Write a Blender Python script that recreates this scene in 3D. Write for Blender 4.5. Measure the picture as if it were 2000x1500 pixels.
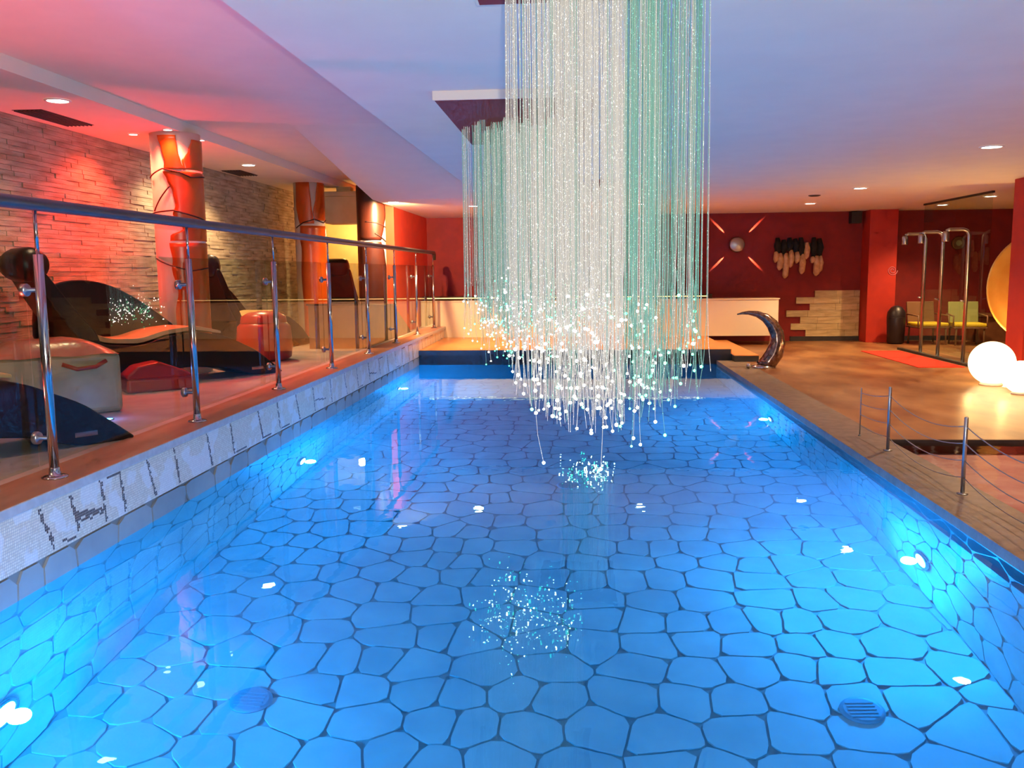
import bpy, math, random
from mathutils import Vector, Matrix
random.seed(7)
for o in list(bpy.data.objects):
    bpy.data.objects.remove(o)
S = bpy.context.scene
COL = S.collection

# ------------------------------------------------------------------ camera
F_PX, PITCH, YAW, ROLL = 1720.0, 0.12717, 0.07723, -0.01133
cam_d = bpy.data.cameras.new('camera'); cam = bpy.data.objects.new('camera', cam_d); COL.objects.link(cam)
fw = Vector((-math.sin(YAW)*math.cos(PITCH), math.cos(YAW)*math.cos(PITCH), -math.sin(PITCH)))
rt = Vector((math.cos(YAW), math.sin(YAW), 0)); up = rt.cross(fw)
rt, up = rt*math.cos(ROLL)+up*math.sin(ROLL), up*math.cos(ROLL)-rt*math.sin(ROLL)
cam.matrix_world = Matrix(((rt.x, up.x, -fw.x, 0), (rt.y, up.y, -fw.y, 0), (rt.z, up.z, -fw.z, 1.505), (0, 0, 0, 1)))
cam_d.sensor_width = 36.0; cam_d.lens = F_PX/2000*36; cam_d.clip_start = 0.05
S.camera = cam

# ------------------------------------------------------------------ world, flash, exposure
W = bpy.data.worlds.new('world'); S.world = W; W.use_nodes = True
W.node_tree.nodes['Background'].inputs[0].default_value = (0.5, 0.5, 0.6, 1)
W.node_tree.nodes['Background'].inputs[1].default_value = 0.05
S.view_settings.view_transform = 'Standard'; S.view_settings.look = 'None'
S.view_settings.gamma = 1.0; S.view_settings.use_curve_mapping = False
S.view_settings.exposure = 0.0
S.cycles.use_denoising = True
S.cycles.use_adaptive_sampling = True; S.cycles.adaptive_threshold = 0.09; S.cycles.adaptive_min_samples = 12; S.cycles.light_sampling_threshold = 0.03
S.cycles.max_bounces = 8; S.cycles.diffuse_bounces = 3; S.cycles.glossy_bounces = 4
S.cycles.transmission_bounces = 6; S.cycles.transparent_max_bounces = 24
S.cycles.sample_clamp_indirect = 4.0; S.cycles.blur_glossy = 0.5
S.cycles.caustics_reflective = False; S.cycles.caustics_refractive = True

def lamp(name, kind, loc, color, energy, size=0.05, target=None, cone=None, blend=0.5, parent=None):
    d = bpy.data.lights.new(name, kind); d.color = color; d.energy = energy
    if kind == 'AREA': d.size = size
    else: d.shadow_soft_size = size
    if kind == 'SPOT': d.spot_size = math.radians(cone or 100); d.spot_blend = blend
    o = bpy.data.objects.new(name, d); COL.objects.link(o); o.location = loc
    if target is not None:
        o.rotation_euler = (Vector(target)-Vector(loc)).to_track_quat('-Z', 'Y').to_euler()
    return o
# the camera's own flash (its star glints sit on every rail post at eye height)
lamp('camera_flash', 'SPOT', (0.04, 0.02, 1.58), (1, 0.96, 0.84), 520, 0.015, (-0.6, 4, 1.55), 125, 0.7)

# ------------------------------------------------------------------ materials
def s(r, g, b):
    f = lambda c: (c/255/12.92) if c/255 <= 0.04045 else ((c/255+0.055)/1.055)**2.4
    return (f(r), f(g), f(b), 1)
MATS = {}
def mat(name, col, rough=0.5, metal=0.0, col2=None, scale=8.0, detail=3.0, bump=0.0, bscale=40.0, emis=None, estr=0.0, spec=0.5, stretch=None, rnd=0.0):
    m = bpy.data.materials.new(name); m.use_nodes = True; nt = m.node_tree; N = nt.nodes; L = nt.links
    p = N['Principled BSDF']
    p.inputs['Base Color'].default_value = col; p.inputs['Roughness'].default_value = rough
    p.inputs['Metallic'].default_value = metal; p.inputs['Specular IOR Level'].default_value = spec
    tc = N.new('ShaderNodeTexCoord'); src = tc.outputs['Object']
    if stretch:
        mp = N.new('ShaderNodeMapping'); mp.inputs['Scale'].default_value = stretch; L.new(src, mp.inputs[0]); src = mp.outputs[0]
    last = None
    if col2:
        n = N.new('ShaderNodeTexNoise'); n.inputs['Scale'].default_value = scale; n.inputs['Detail'].default_value = detail
        L.new(src, n.inputs['Vector'])
        r = N.new('ShaderNodeValToRGB'); r.color_ramp.elements[0].position = 0.35; r.color_ramp.elements[1].position = 0.65
        r.color_ramp.elements[0].color = col; r.color_ramp.elements[1].color = col2
        L.new(n.outputs['Fac'], r.inputs[0]); last = r.outputs[0]
    if rnd:
        oi = N.new('ShaderNodeObjectInfo'); mr = N.new('ShaderNodeMapRange')
        mr.inputs['To Min'].default_value = 1-rnd; mr.inputs['To Max'].default_value = 1+rnd
        L.new(oi.outputs['Random'], mr.inputs[0])
        hs = N.new('ShaderNodeHueSaturation'); L.new(mr.outputs[0], hs.inputs['Value'])
        if last: L.new(last, hs.inputs['Color'])
        else: hs.inputs['Color'].default_value = col
        last = hs.outputs[0]
    if last: L.new(last, p.inputs['Base Color'])
    if bump:
        n2 = N.new('ShaderNodeTexNoise'); n2.inputs['Scale'].default_value = bscale; n2.inputs['Detail'].default_value = 4
        L.new(src, n2.inputs['Vector'])
        b = N.new('ShaderNodeBump'); b.inputs['Strength'].default_value = bump; b.inputs['Distance'].default_value = 0.02
        L.new(n2.outputs['Fac'], b.inputs['Height']); L.new(b.outputs[0], p.inputs['Normal'])
    if emis:
        p.inputs['Emission Color'].default_value = emis; p.inputs['Emission Strength'].default_value = estr
    MATS[name] = m
    return m

mat('ceiling_paint', s(232, 218, 192), 0.9, col2=s(228, 214, 189), scale=3)
mat('ceiling_far', s(232, 226, 222), 0.9)
mat('cream_wall', s(225, 200, 150), 0.8, col2=s(215, 188, 138), scale=4)
mat('red_wall', s(138, 24, 13), 0.75, col2=s(126, 20, 12), scale=5, bump=0.1, bscale=120)
mat('pillar_red', s(186, 38, 7), 0.7, col2=s(176, 34, 7), scale=5, bump=0.1, bscale=120)
mat('orange_wall', s(222, 58, 8), 0.7, col2=s(212, 53, 8), scale=5, bump=0.1, bscale=120)
mat('cladding', s(190, 174, 148), 0.85, col2=s(152, 135, 112), scale=5, detail=6, bump=0.5, bscale=60, stretch=(1, 0.6, 4))
mat('cladding_bed', s(160, 142, 120), 0.95)
mat('stone_panel', s(214, 188, 138), 0.8, col2=s(184, 156, 110), scale=6, detail=6, bump=0.4, bscale=50, stretch=(0.6, 1, 4), rnd=0.08)
mat('deck_stone', s(160, 112, 72), 0.36, col2=s(112, 64, 38), scale=2.2, detail=7, bump=0.12, bscale=5, stretch=(1, 0.5, 1))
mat('coping_grey', s(132, 112, 98), 0.45, col2=s(112, 94, 82), scale=12, detail=6, bump=0.08, bscale=60)
mat('lounge_floor', s(205, 180, 166), 0.4, col2=s(178, 152, 140), scale=3, detail=5)
mat('terracotta', s(206, 140, 104), 0.28, col2=s(180, 112, 80), scale=7, detail=6, stretch=(1, 0.25, 1))
mat('coping_edge', s(190, 182, 175), 0.4, col2=s(176, 168, 160), scale=20)
mat('pool_stone', s(156, 152, 140), 0.6, col2=s(138, 136, 128), scale=3, detail=4, rnd=0.09)
mat('pool_stone_field', s(156, 152, 140), 0.6, col2=s(134, 132, 124), scale=3, detail=4)
mat('grout', s(110, 109, 104), 0.9)
mat('wall_grout', s(128, 126, 118), 0.9)
mat('mosaic_dark', s(84, 60, 50), 0.4)
mat('platform_top', s(214, 138, 66), 0.3, col2=s(200, 122, 56), scale=4, detail=5)
mat('dark_riser', s(46, 40, 42), 0.5, col2=s(38, 32, 34), scale=10)
mat('white_panel', s(226, 206, 176), 0.14)
mat('bar_top', s(70, 50, 40), 0.15)
mat('brown_panel', s(150, 112, 76), 0.55, col2=s(134, 98, 64), scale=5)
mat('steel', s(190, 190, 195), 0.16, 1.0)
mat('rail_steel', s(108, 108, 112), 0.42, 1.0)
mat('dull_steel', s(170, 170, 175), 0.35, 1.0)
mat('black_metal', s(26, 22, 22), 0.4)
mat('black_shell', s(20, 14, 16), 0.35, spec=0.3)
mat('tan_pad', s(206, 160, 100), 0.6, col2=s(190, 144, 88), scale=8)
mat('pouf_leather', s(176, 150, 118), 0.45, col2=s(160, 134, 104), scale=6, bump=0.15, bscale=9)
mat('pouf_top_red_lit', s(206, 120, 92), 0.22, col2=s(196, 104, 80), scale=6, bump=0.25, bscale=7)  # red light falling on the tan pouf's top, put into its colour
mat('red_leather', s(160, 34, 26), 0.3, col2=s(168, 36, 26), scale=5, bump=0.1, bscale=10)
mat('column_white', s(226, 206, 190), 0.6)
mat('lacquer_orange', s(205, 84, 18), 0.28, col2=s(190, 70, 14), scale=4)
mat('lacquer_brown', s(72, 28, 14), 0.4, col2=s(60, 22, 12), scale=4)
mat('dark_cord', s(52, 22, 16), 0.6)
mat('red_mat', s(214, 42, 14), 0.9, bump=0.4, bscale=200)
mat('yellow_cushion', s(224, 190, 40), 0.7)
mat('green_towel', s(150, 150, 96), 0.9)
mat('dark_plastic', s(34, 22, 26), 0.4)
mat('chair_frame', s(120, 84, 56), 0.5)
mat('gold_dish', s(222, 180, 92), 0.35, 0.35, col2=s(206, 160, 74), scale=3)
mat('black_hair', s(14, 12, 14), 0.8, bump=0.5, bscale=90)
mat('cream_feather', s(222, 178, 120), 0.8, col2=s(196, 146, 94), scale=14, bump=0.3, bscale=60)
mat('clock_face', s(176, 170, 118), 0.4)
mat('vent_dark', s(70, 46, 42), 0.6)
mat('lamp_trim', s(222, 214, 206), 0.4)
mat('basin_stone', s(226, 180, 168), 0.5, col2=s(208, 150, 140), scale=4)  # pinkish reflection in the basin is put into the stone colour
mat('horn_mosaic', s(150, 122, 108), 0.15, 0.75, col2=s(96, 66, 56), scale=22, detail=2, stretch=(1, 1, 1))
mat('drain', s(88, 92, 96), 0.6)
mat('emblem', s(196, 120, 130), 0.5)
mat('wood_bench', s(120, 74, 42), 0.5, col2=s(104, 62, 34), scale=6)
mat('downlight', (1, 1, 1, 1), 0.4, emis=(1, 0.93, 0.82, 1), estr=30)
mat('red_bulb', (1, 1, 1, 1), 0.4, emis=(1, 0.75, 0.62, 1), estr=14)
mat('globe_glow', (1, 1, 1, 1), 0.5, emis=(1, 0.78, 0.34, 1), estr=4.0)
mat('pool_lens', (1, 1, 1, 1), 0.3, emis=(0.25, 0.75, 1, 1), estr=22)
mat('floor_led', (1, 1, 1, 1), 0.3, emis=(0.08, 0.45, 1, 1), estr=10)
mat('bar_led', (1, 0.8, 0.4, 1), 0.3, emis=(1, 0.62, 0.2, 1), estr=3)
mat('tip_white', (1, 1, 1, 1), 0.3, emis=(1, 0.95, 0.84, 1), estr=28)
mat('tip_teal', (1, 1, 1, 1), 0.3, emis=(0.012, 0.9, 0.28, 1), estr=5.5)

def fibre_mat(name, col, ecol, e0, e1):
    m = bpy.data.materials.new(name); m.use_nodes = True; nt = m.node_tree; N = nt.nodes; L = nt.links
    N.remove(N['Principled BSDF']); out = N['Material Output']
    geo = N.new('ShaderNodeNewGeometry'); no = N.new('ShaderNodeTexNoise'); no.inputs['Scale'].default_value = 190; no.inputs['Detail'].default_value = 1
    L.new(geo.outputs['Position'], no.inputs['Vector'])
    mr = N.new('ShaderNodeMapRange'); mr.inputs['From Min'].default_value = 0.64; mr.inputs['From Max'].default_value = 0.76
    mr.inputs['To Min'].default_value = e0; mr.inputs['To Max'].default_value = e1; L.new(no.outputs['Fac'], mr.inputs[0])
    em = N.new('ShaderNodeEmission'); em.inputs[0].default_value = ecol; L.new(mr.outputs[0], em.inputs[1])
    df = N.new('ShaderNodeBsdfDiffuse'); df.inputs[0].default_value = col
    ad = N.new('ShaderNodeAddShader'); L.new(em.outputs[0], ad.inputs[0]); L.new(df.outputs[0], ad.inputs[1])
    L.new(ad.outputs[0], out.inputs[0])
    MATS[name] = m
fibre_mat('fibre_white', (0.14, 0.135, 0.13, 1), (1, 0.93, 0.82, 1), 0.44, 2.4)
fibre_mat('fibre_teal', (0.09, 0.13, 0.12, 1), (0.30, 0.84, 0.64, 1), 0.30, 1.5)

def glass_mat():
    m = bpy.data.materials.new('pane_glass'); m.use_nodes = True; nt = m.node_tree; N = nt.nodes; L = nt.links
    N.remove(N['Principled BSDF']); out = N['Material Output']
    tr = N.new('ShaderNodeBsdfTransparent'); tr.inputs[0].default_value = (0.86, 0.93, 0.88, 1)
    gl = N.new('ShaderNodeBsdfGlossy'); gl.inputs['Roughness'].default_value = 0.0
    fr = N.new('ShaderNodeFresnel'); fr.inputs[0].default_value = 1.5
    geo = N.new('ShaderNodeNewGeometry'); mu = N.new('ShaderNodeMath'); mu.operation = 'MULTIPLY'; mu.inputs[1].default_value = 1.0
    L.new(fr.outputs[0], mu.inputs[0])
    # only the outward face reflects as a whole pane
    inv = N.new('ShaderNodeMath'); inv.operation = 'SUBTRACT'; inv.inputs[0].default_value = 1; L.new(geo.outputs['Backfacing'], inv.inputs[1])
    m2 = N.new('ShaderNodeMath'); m2.operation = 'MULTIPLY'; L.new(mu.outputs[0], m2.inputs[0]); L.new(inv.outputs[0], m2.inputs[1])
    mx = N.new('ShaderNodeMixShader'); L.new(m2.outputs[0], mx.inputs[0]); L.new(tr.outputs[0], mx.inputs[1]); L.new(gl.outputs[0], mx.inputs[2])
    L.new(mx.outputs[0], out.inputs[0]); MATS['pane_glass'] = m
glass_mat()

def water_mat(name, tint, bump, scale, haze):
    m = bpy.data.materials.new(name); m.use_nodes = True; nt = m.node_tree; N = nt.nodes; L = nt.links
    N.remove(N['Principled BSDF']); out = N['Material Output']
    g = N.new('ShaderNodeBsdfGlass'); g.inputs['Color'].default_value = tint; g.inputs['IOR'].default_value = 1.33; g.inputs['Roughness'].default_value = 0.0
    tc = N.new('ShaderNodeTexCoord'); no = N.new('ShaderNodeTexNoise'); no.inputs['Scale'].default_value = scale; no.inputs['Detail'].default_value = 2
    L.new(tc.outputs['Object'], no.inputs['Vector'])
    b = N.new('ShaderNodeBump'); b.inputs['Strength'].default_value = bump; b.inputs['Distance'].default_value = 0.02
    L.new(no.outputs['Fac'], b.inputs['Height']); L.new(b.outputs[0], g.inputs['Normal'])
    tl = N.new('ShaderNodeBsdfTranslucent'); tl.inputs[0].default_value = tint     # surface veil standing in for light scattered in the water
    mx = N.new('ShaderNodeMixShader'); mx.inputs[0].default_value = haze
    L.new(g.outputs[0], mx.inputs[1]); L.new(tl.outputs[0], mx.inputs[2])
    L.new(mx.outputs[0], out.inputs[0]); MATS[name] = m
water_mat('water', (0.56, 0.9, 1, 1), 0.035, 5.0, 0.05)
def shallow_mat():
    m = bpy.data.materials.new('basin_water'); m.use_nodes = True; nt = m.node_tree; N = nt.nodes; L = nt.links
    N.remove(N['Principled BSDF']); out = N['Material Output']
    tr = N.new('ShaderNodeBsdfTransparent'); tr.inputs[0].default_value = (0.95, 0.92, 0.93, 1)
    gl = N.new('ShaderNodeBsdfGlossy'); gl.inputs['Roughness'].default_value = 0.06
    fr = N.new('ShaderNodeFresnel'); fr.inputs[0].default_value = 1.33
    tc = N.new('ShaderNodeTexCoord'); no = N.new('ShaderNodeTexNoise'); no.inputs['Scale'].default_value = 4.0; L.new(tc.outputs['Object'], no.inputs['Vector'])
    b = N.new('ShaderNodeBump'); b.inputs['Strength'].default_value = 0.25; b.inputs['Distance'].default_value = 0.02
    L.new(no.outputs['Fac'], b.inputs['Height']); L.new(b.outputs[0], gl.inputs['Normal']); L.new(b.outputs[0], fr.inputs['Normal'])
    mx = N.new('ShaderNodeMixShader'); L.new(fr.outputs[0], mx.inputs[0]); L.new(tr.outputs[0], mx.inputs[1]); L.new(gl.outputs[0], mx.inputs[2])
    L.new(mx.outputs[0], out.inputs[0]); MATS['basin_water'] = m
shallow_mat()

def mosaic_mat():
    m = bpy.data.materials.new('mosaic_tiles'); m.use_nodes = True; nt = m.node_tree; N = nt.nodes; L = nt.links
    p = N['Principled BSDF']; p.inputs['Roughness'].default_value = 0.35
    geo = N.new('ShaderNodeNewGeometry'); sep = N.new('ShaderNodeSeparateXYZ'); L.new(geo.outputs['Position'], sep.inputs[0])
    cm = N.new('ShaderNodeCombineXYZ'); L.new(sep.outputs['Y'], cm.inputs[0]); L.new(sep.outputs['Z'], cm.inputs[1])
    br = N.new('ShaderNodeTexBrick'); br.offset = 0; br.inputs['Scale'].default_value = 1
    br.inputs['Brick Width'].default_value = 0.0137; br.inputs['Row Height'].default_value = 0.0137; br.inputs['Mortar Size'].default_value = 0.0013
    br.inputs['Color1'].default_value = s(244, 222, 190); br.inputs['Color2'].default_value = s(226, 198, 160); br.inputs['Mortar'].default_value = s(190, 168, 150)
    L.new(cm.outputs[0], br.inputs['Vector'])
    no = N.new('ShaderNodeTexNoise'); no.inputs['Scale'].default_value = 6; L.new(geo.outputs['Position'], no.inputs['Vector'])
    r = N.new('ShaderNodeValToRGB'); r.color_ramp.elements[0].position = 0.52; r.color_ramp.elements[1].position = 0.56; r.color_ramp.elements[0].color = (0, 0, 0, 1); r.color_ramp.elements[1].color = (0.45, 0.45, 0.45, 1)
    L.new(no.outputs['Fac'], r.inputs[0])
    mx = N.new('ShaderNodeMixRGB'); L.new(r.outputs[0], mx.inputs[0]); L.new(br.outputs['Color'], mx.inputs[1]); mx.inputs[2].default_value = s(236, 230, 226)
    L.new(mx.outputs[0], p.inputs['Base Color']); MATS['mosaic_tiles'] = m
mosaic_mat()

# ------------------------------------------------------------------ mesh builder
ROOT = {}
class MB:
    def __init__(self): self.v = []; self.f = []; self.sm = []
    def add(self, vs, fs, smooth=False):
        b = len(self.v); self.v += [tuple(x) for x in vs]
        for f in fs: self.f.append(tuple(i+b for i in f)); self.sm.append(smooth)
        return self
    def box(self, x0, x1, y0, y1, z0, z1):
        vs = [(x0,y0,z0),(x1,y0,z0),(x1,y1,z0),(x0,y1,z0),(x0,y0,z1),(x1,y0,z1),(x1,y1,z1),(x0,y1,z1)]
        return self.add(vs, [(0,3,2,1),(4,5,6,7),(0,1,5,4),(1,2,6,5),(2,3,7,6),(3,0,4,7)])
    def prism(self, poly, axis, a0, a1, smooth=False):
        n = len(poly)
        def P(p, a):
            return {'x': (a, p[0], p[1]), 'y': (p[0], a, p[1]), 'z': (p[0], p[1], a)}[axis]
        vs = [P(p, a0) for p in poly]+[P(p, a1) for p in poly]
        fs = [tuple(range(n))[::-1], tuple(range(n, 2*n))]
        b = len(self.v); self.add(vs, fs)
        for i in range(n):
            j = (i+1) % n; self.f.append((b+i, b+j, b+n+j, b+n+i)); self.sm.append(smooth)
        return self
    def lathe(self, prof, c=(0,0,0), n=24, axis='z', smooth=True, caps=True):
        vs = []; fs = []
        for r, z in prof:
            for k in range(n):
                a = 2*math.pi*k/n; u, w = r*math.cos(a), r*math.sin(a)
                if axis == 'z': q = (c[0]+u, c[1]+w, c[2]+z)
                elif axis == 'x': q = (c[0]+z, c[1]+u, c[2]+w)
                else: q = (c[0]+u, c[1]+z, c[2]+w)
                vs.append(q)
        for i in range(len(prof)-1):
            for k in range(n):
                k2 = (k+1) % n
                fs.append((i*n+k, i*n+k2, (i+1)*n+k2, (i+1)*n+k))
        self.add(vs, fs, smooth)
        if caps:
            b = len(self.v)-len(vs)
            if prof[0][0] > 1e-6: self.f.append(tuple(b+k for k in range(n))[::-1]); self.sm.append(False)
            if prof[-1][0] > 1e-6: self.f.append(tuple(b+(len(prof)-1)*n+k for k in range(n))); self.sm.append(False)
        return self
    def sphere(self, c, r, n=16, m=10, sc=(1,1,1)):
        vs = [(c[0], c[1], c[2]-r*sc[2])]
        for i in range(1, m):
            t = math.pi*i/m
            for k in range(n):
                a = 2*math.pi*k/n
                vs.append((c[0]+r*sc[0]*math.sin(t)*math.cos(a), c[1]+r*sc[1]*math.sin(t)*math.sin(a), c[2]-r*sc[2]*math.cos(t)))
        vs.append((c[0], c[1], c[2]+r*sc[2])); fs = []
        for k in range(n): fs.append((0, 1+(k+1) % n, 1+k))
        for i in range(m-2):
            for k in range(n):
                a = 1+i*n+k; b = 1+i*n+(k+1) % n; fs.append((a, b, b+n, a+n))
        t = len(vs)-1
        for k in range(n): fs.append((t, 1+(m-2)*n+k, 1+(m-2)*n+(k+1) % n))
        return self.add(vs, fs, True)
    def tube(self, pts, r, n=8, caps=True):
        pts = [Vector(p) for p in pts]; R = r if isinstance(r, (list, tuple)) else [r]*len(pts)
        vs = []; fs = []; u = None
        for i, p in enumerate(pts):
            d = (pts[min(i+1, len(pts)-1)]-pts[max(i-1, 0)]).normalized()
            if u is None: u = d.orthogonal().normalized()
            u = (u-d*u.dot(d)).normalized(); w = d.cross(u)
            for k in range(n):
                a = 2*math.pi*k/n; vs.append(p+(u*math.cos(a)+w*math.sin(a))*R[i])
        for i in range(len(pts)-1):
            for k in range(n):
                k2 = (k+1) % n; fs.append((i*n+k, i*n+k2, (i+1)*n+k2, (i+1)*n+k))
        if caps: fs += [tuple(range(n))[::-1], tuple((len(pts)-1)*n+k for k in range(n))]
        return self.add(vs, fs, True)
    def build(self, name, material, parent=None, local=False, bevel=0.0, seg=2, sub=0):
        if parent is not None:
            off = (0, 0, 0) if local else ROOT.get(parent.name, (0, 0, 0)); loc = (0, 0, 0)
        else:
            xs, ys, zs = zip(*self.v)
            off = loc = ((min(xs)+max(xs))/2, (min(ys)+max(ys))/2, min(zs))
        me = bpy.data.meshes.new(name)
        me.from_pydata([(a-off[0], b-off[1], c-off[2]) for a, b, c in self.v], [], self.f)
        me.polygons.foreach_set('use_smooth', self.sm)
        mts = material if isinstance(material, (list, tuple)) else [material]
        for x in mts: me.materials.append(MATS[x])
        me.update()
        o = bpy.data.objects.new(name, me); COL.objects.link(o); o.location = loc
        if parent is not None: o.parent = parent
        ROOT[o.name] = off
        if bevel:
            b = o.modifiers.new('bevel', 'BEVEL'); b.width = bevel; b.segments = seg; b.limit_method = 'ANGLE'
        if sub:
            b = o.modifiers.new('subsurf', 'SUBSURF'); b.levels = sub; b.render_levels = sub
        return o
def tag(o, label=None, cat=None, group=None, kind=None):
    if label: o['label'] = label
    if cat: o['category'] = cat
    if group: o['group'] = group
    if kind: o['kind'] = kind
    return o
def thing(name, label, cat, loc, rz=0.0, group=None):
    o = bpy.data.objects.new(name, None); COL.objects.link(o); o.location = loc; o.rotation_euler = (0, 0, rz)
    o.empty_display_size = 0.1
    ROOT[o.name] = tuple(loc)
    return tag(o, label, cat, group)
def copy_tree(o, parent=None):
    c = o.copy(); COL.objects.link(c); c.parent = parent
    for ch in [x for x in bpy.data.objects if x.parent == o]: copy_tree(ch, c)
    return c
def struct(name, mb, m, label=None, **k):
    return tag(mb.build(name, m, **k), label, kind='structure')

# ------------------------------------------------------------------ stones (irregular cells)
def clip(poly, nx, ny, d):
    out = []; n = len(poly)
    for i in range(n):
        a, b = poly[i], poly[(i+1) % n]
        da, db = a[0]*nx+a[1]*ny-d, b[0]*nx+b[1]*ny-d
        if da <= 0: out.append(a)
        if (da < 0 < db) or (db < 0 < da):
            t = da/(da-db); out.append((a[0]+(b[0]-a[0])*t, a[1]+(b[1]-a[1])*t))
    return out
def stones(u0, u1, w0, w1, du, dw, gap, rng):
    pts = []; j = 0; w = w0+dw*0.5
    while w < w1+dw*0.49:
        u = u0+(0.5 if j % 2 else 0.05)*du
        while u < u1+du*0.4:
            pts.append((u+rng.uniform(-.33, .33)*du, w+rng.uniform(-.17, .17)*dw)); u += du*rng.uniform(0.7, 1.3)
        w += dw; j += 1
    cells = []
    for i, (a, b) in enumerate(pts):
        poly = [(u0+gap, w0+gap), (u1-gap, w0+gap), (u1-gap, w1-gap), (u0+gap, w1-gap)]
        for k, (c, d) in enumerate(pts):
            if k == i or abs(c-a) > du*3.2 or abs(d-b) > dw*3.2: continue
            nx, ny = c-a, d-b; l = math.hypot(nx, ny); nx /= l; ny /= l
            poly = clip(poly, nx, ny, nx*(a+c)/2+ny*(b+d)/2-gap)
            if len(poly) < 3: break
        if len(poly) < 3: continue
        q = []
        for i2 in range(len(poly)):
            p0, p1 = poly[i2], poly[(i2+1) % len(poly)]
            q += [(p0[0]*.83+p1[0]*.17, p0[1]*.83+p1[1]*.17), (p0[0]*.17+p1[0]*.83, p0[1]*.17+p1[1]*.83)]
        ar = abs(sum(q[i3][0]*q[(i3+1) % len(q)][1]-q[(i3+1) % len(q)][0]*q[i3][1] for i3 in range(len(q))))/2
        if ar > 0.006: cells.append((a, b, q))
    return cells
def stone_mb(mb, q, axis, a0, a1):
    if axis == 'x': q2 = q
    else: q2 = q
    area = sum(q2[i][0]*q2[(i+1) % len(q2)][1]-q2[(i+1) % len(q2)][0]*q2[i][1] for i in range(len(q2)))
    if (area > 0) != (a1 > a0): q2 = q2[::-1]
    return mb.prism(q2, axis, a0, a1)

# ================================================================== STRUCTURE
XL, XR, YN, YF = -2.62, 2.18, 0.6, 14.2          # pool
ZB = -1.6
DECK, LDECK, PLAT, CEIL = 0.06, 0.45, 0.24, 2.597
XW = -5.2                                          # clad wall
# pool shell
pf = struct('pool_floor', MB().box(XL-.3, XR+.3, YN-.3, YF+.3, ZB-.25, ZB-.014), 'grout', 'dark joints and bed of the pool floor paving')
rng = random.Random(3)
cells = stones(XL, XR, 2.9, YF, .31, .275, .007, rng)
cells.sort(key=lambda c: c[1])
far = MB()
for i, (a, b, q) in enumerate(cells):
    if i < 300:
        stone_mb(MB(), q, 'z', ZB-.016, ZB).build('paving_stone', 'pool_stone', pf)
    else: stone_mb(far, q, 'z', ZB-.016, ZB)
for a, b, q in stones(XL, XR, YN, 2.9, .31, .275, .007, rng): stone_mb(far, q, 'z', ZB-.016, ZB)
tag(far.build('far_paving', 'pool_stone_field', pf), kind='stuff')
wl = struct('pool_wall_left', MB().box(XL-.31, XL-.014, YN-.3, 17.0, ZB-.2, .414), 'wall_grout', 'left side wall of the pool under the coping')
cells = stones(YN, YF, ZB, .135, .36, .29, .007, rng)
cells.sort(key=lambda c: -c[1]+0.0*c[0])
lw = MB(); n = 0
for a, b, q in cells:
    if n < 220 and b > -0.75 and 3.0 < a: stone_mb(MB(), q, 'x', XL-.016, XL).build('wall_stone', 'pool_stone', wl); n += 1
    else: stone_mb(lw, q, 'x', XL-.016, XL)
tag(lw.build('deep_wall_stones', 'pool_stone_field', wl), kind='stuff')
wr = struct('pool_wall_right', MB().box(XR+.014, XR+.25, YN-.3, YF+.3, ZB-.2, -.001), 'wall_grout', 'right side wall of the pool below the stone kerb')
cells = stones(YN, YF, ZB, -.01, .36, .29, .007, rng); rw = MB(); n = 0
for a, b, q in sorted(cells, key=lambda c: -c[1]):
    if n < 200 and b > -0.9 and 3.4 < a: stone_mb(MB(), q, 'x', XR+.016, XR).build('wall_stone', 'pool_stone', wr); n += 1
    else: stone_mb(rw, q, 'x', XR+.016, XR)
tag(rw.build('deep_wall_stones', 'pool_stone_field', wr), kind='stuff')
struct('pool_wall_far', MB().box(XL-.05, XR+.25, YF, YF+.3, ZB-.2, .16), 'dark_riser', 'dark end wall of the pool below the bar platform')
struct('pool_wall_near', MB().box(XL-.3, XR+.3, YN-.3, YN, ZB-.2, .0), 'grout')
# mosaic band + coping
mw = struct('wall_mosaic', MB().box(XL-.02, XL-.002, -3, 17.0, .138, .414), 'mosaic_tiles', 'cream mosaic band with brown line drawing along the left pool side')
T = .0137
LN = [((3.975,.38),(4.088,.141)),((4.088,.141),(4.154,.150)),((4.157,.165),(4.272,.163)),((4.24,.39),(4.301,.19)),((4.534,.39),(4.574,.148)),((4.275,.28),(4.533,.23)),((4.275,.265),(4.533,.215)),((4.29,.24),(4.43,.215)),
      ((4.607,.39),(4.74,.385)),((4.74,.385),(4.779,.16)),((5.059,.39),(5.149,.141)),((5.42,.39),(5.478,.15)),((5.478,.15),(5.679,.145)),((3.656,.15),(3.866,.143)),((5.93,.39),(5.992,.15)),((3.2,.39),(3.3,.15)),((3.3,.15),(3.5,.16))]
y = 6.35
while y < 16.8:
    k = rng.randrange(4); z0, z1 = .395, .145
    LN.append(((y, z0), (y+rng.uniform(.03, .12), z1)))
    if k == 0: LN.append(((y+.08, .26), (y+.42, .22)))
    if k == 1: LN.append(((y+.1, .16), (y+.3, .15)))
    if k == 2: LN.append(((y, .385), (y+.25, .385)))
    y += rng.uniform(.3, .62)
done = set(); dm = MB()
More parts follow.
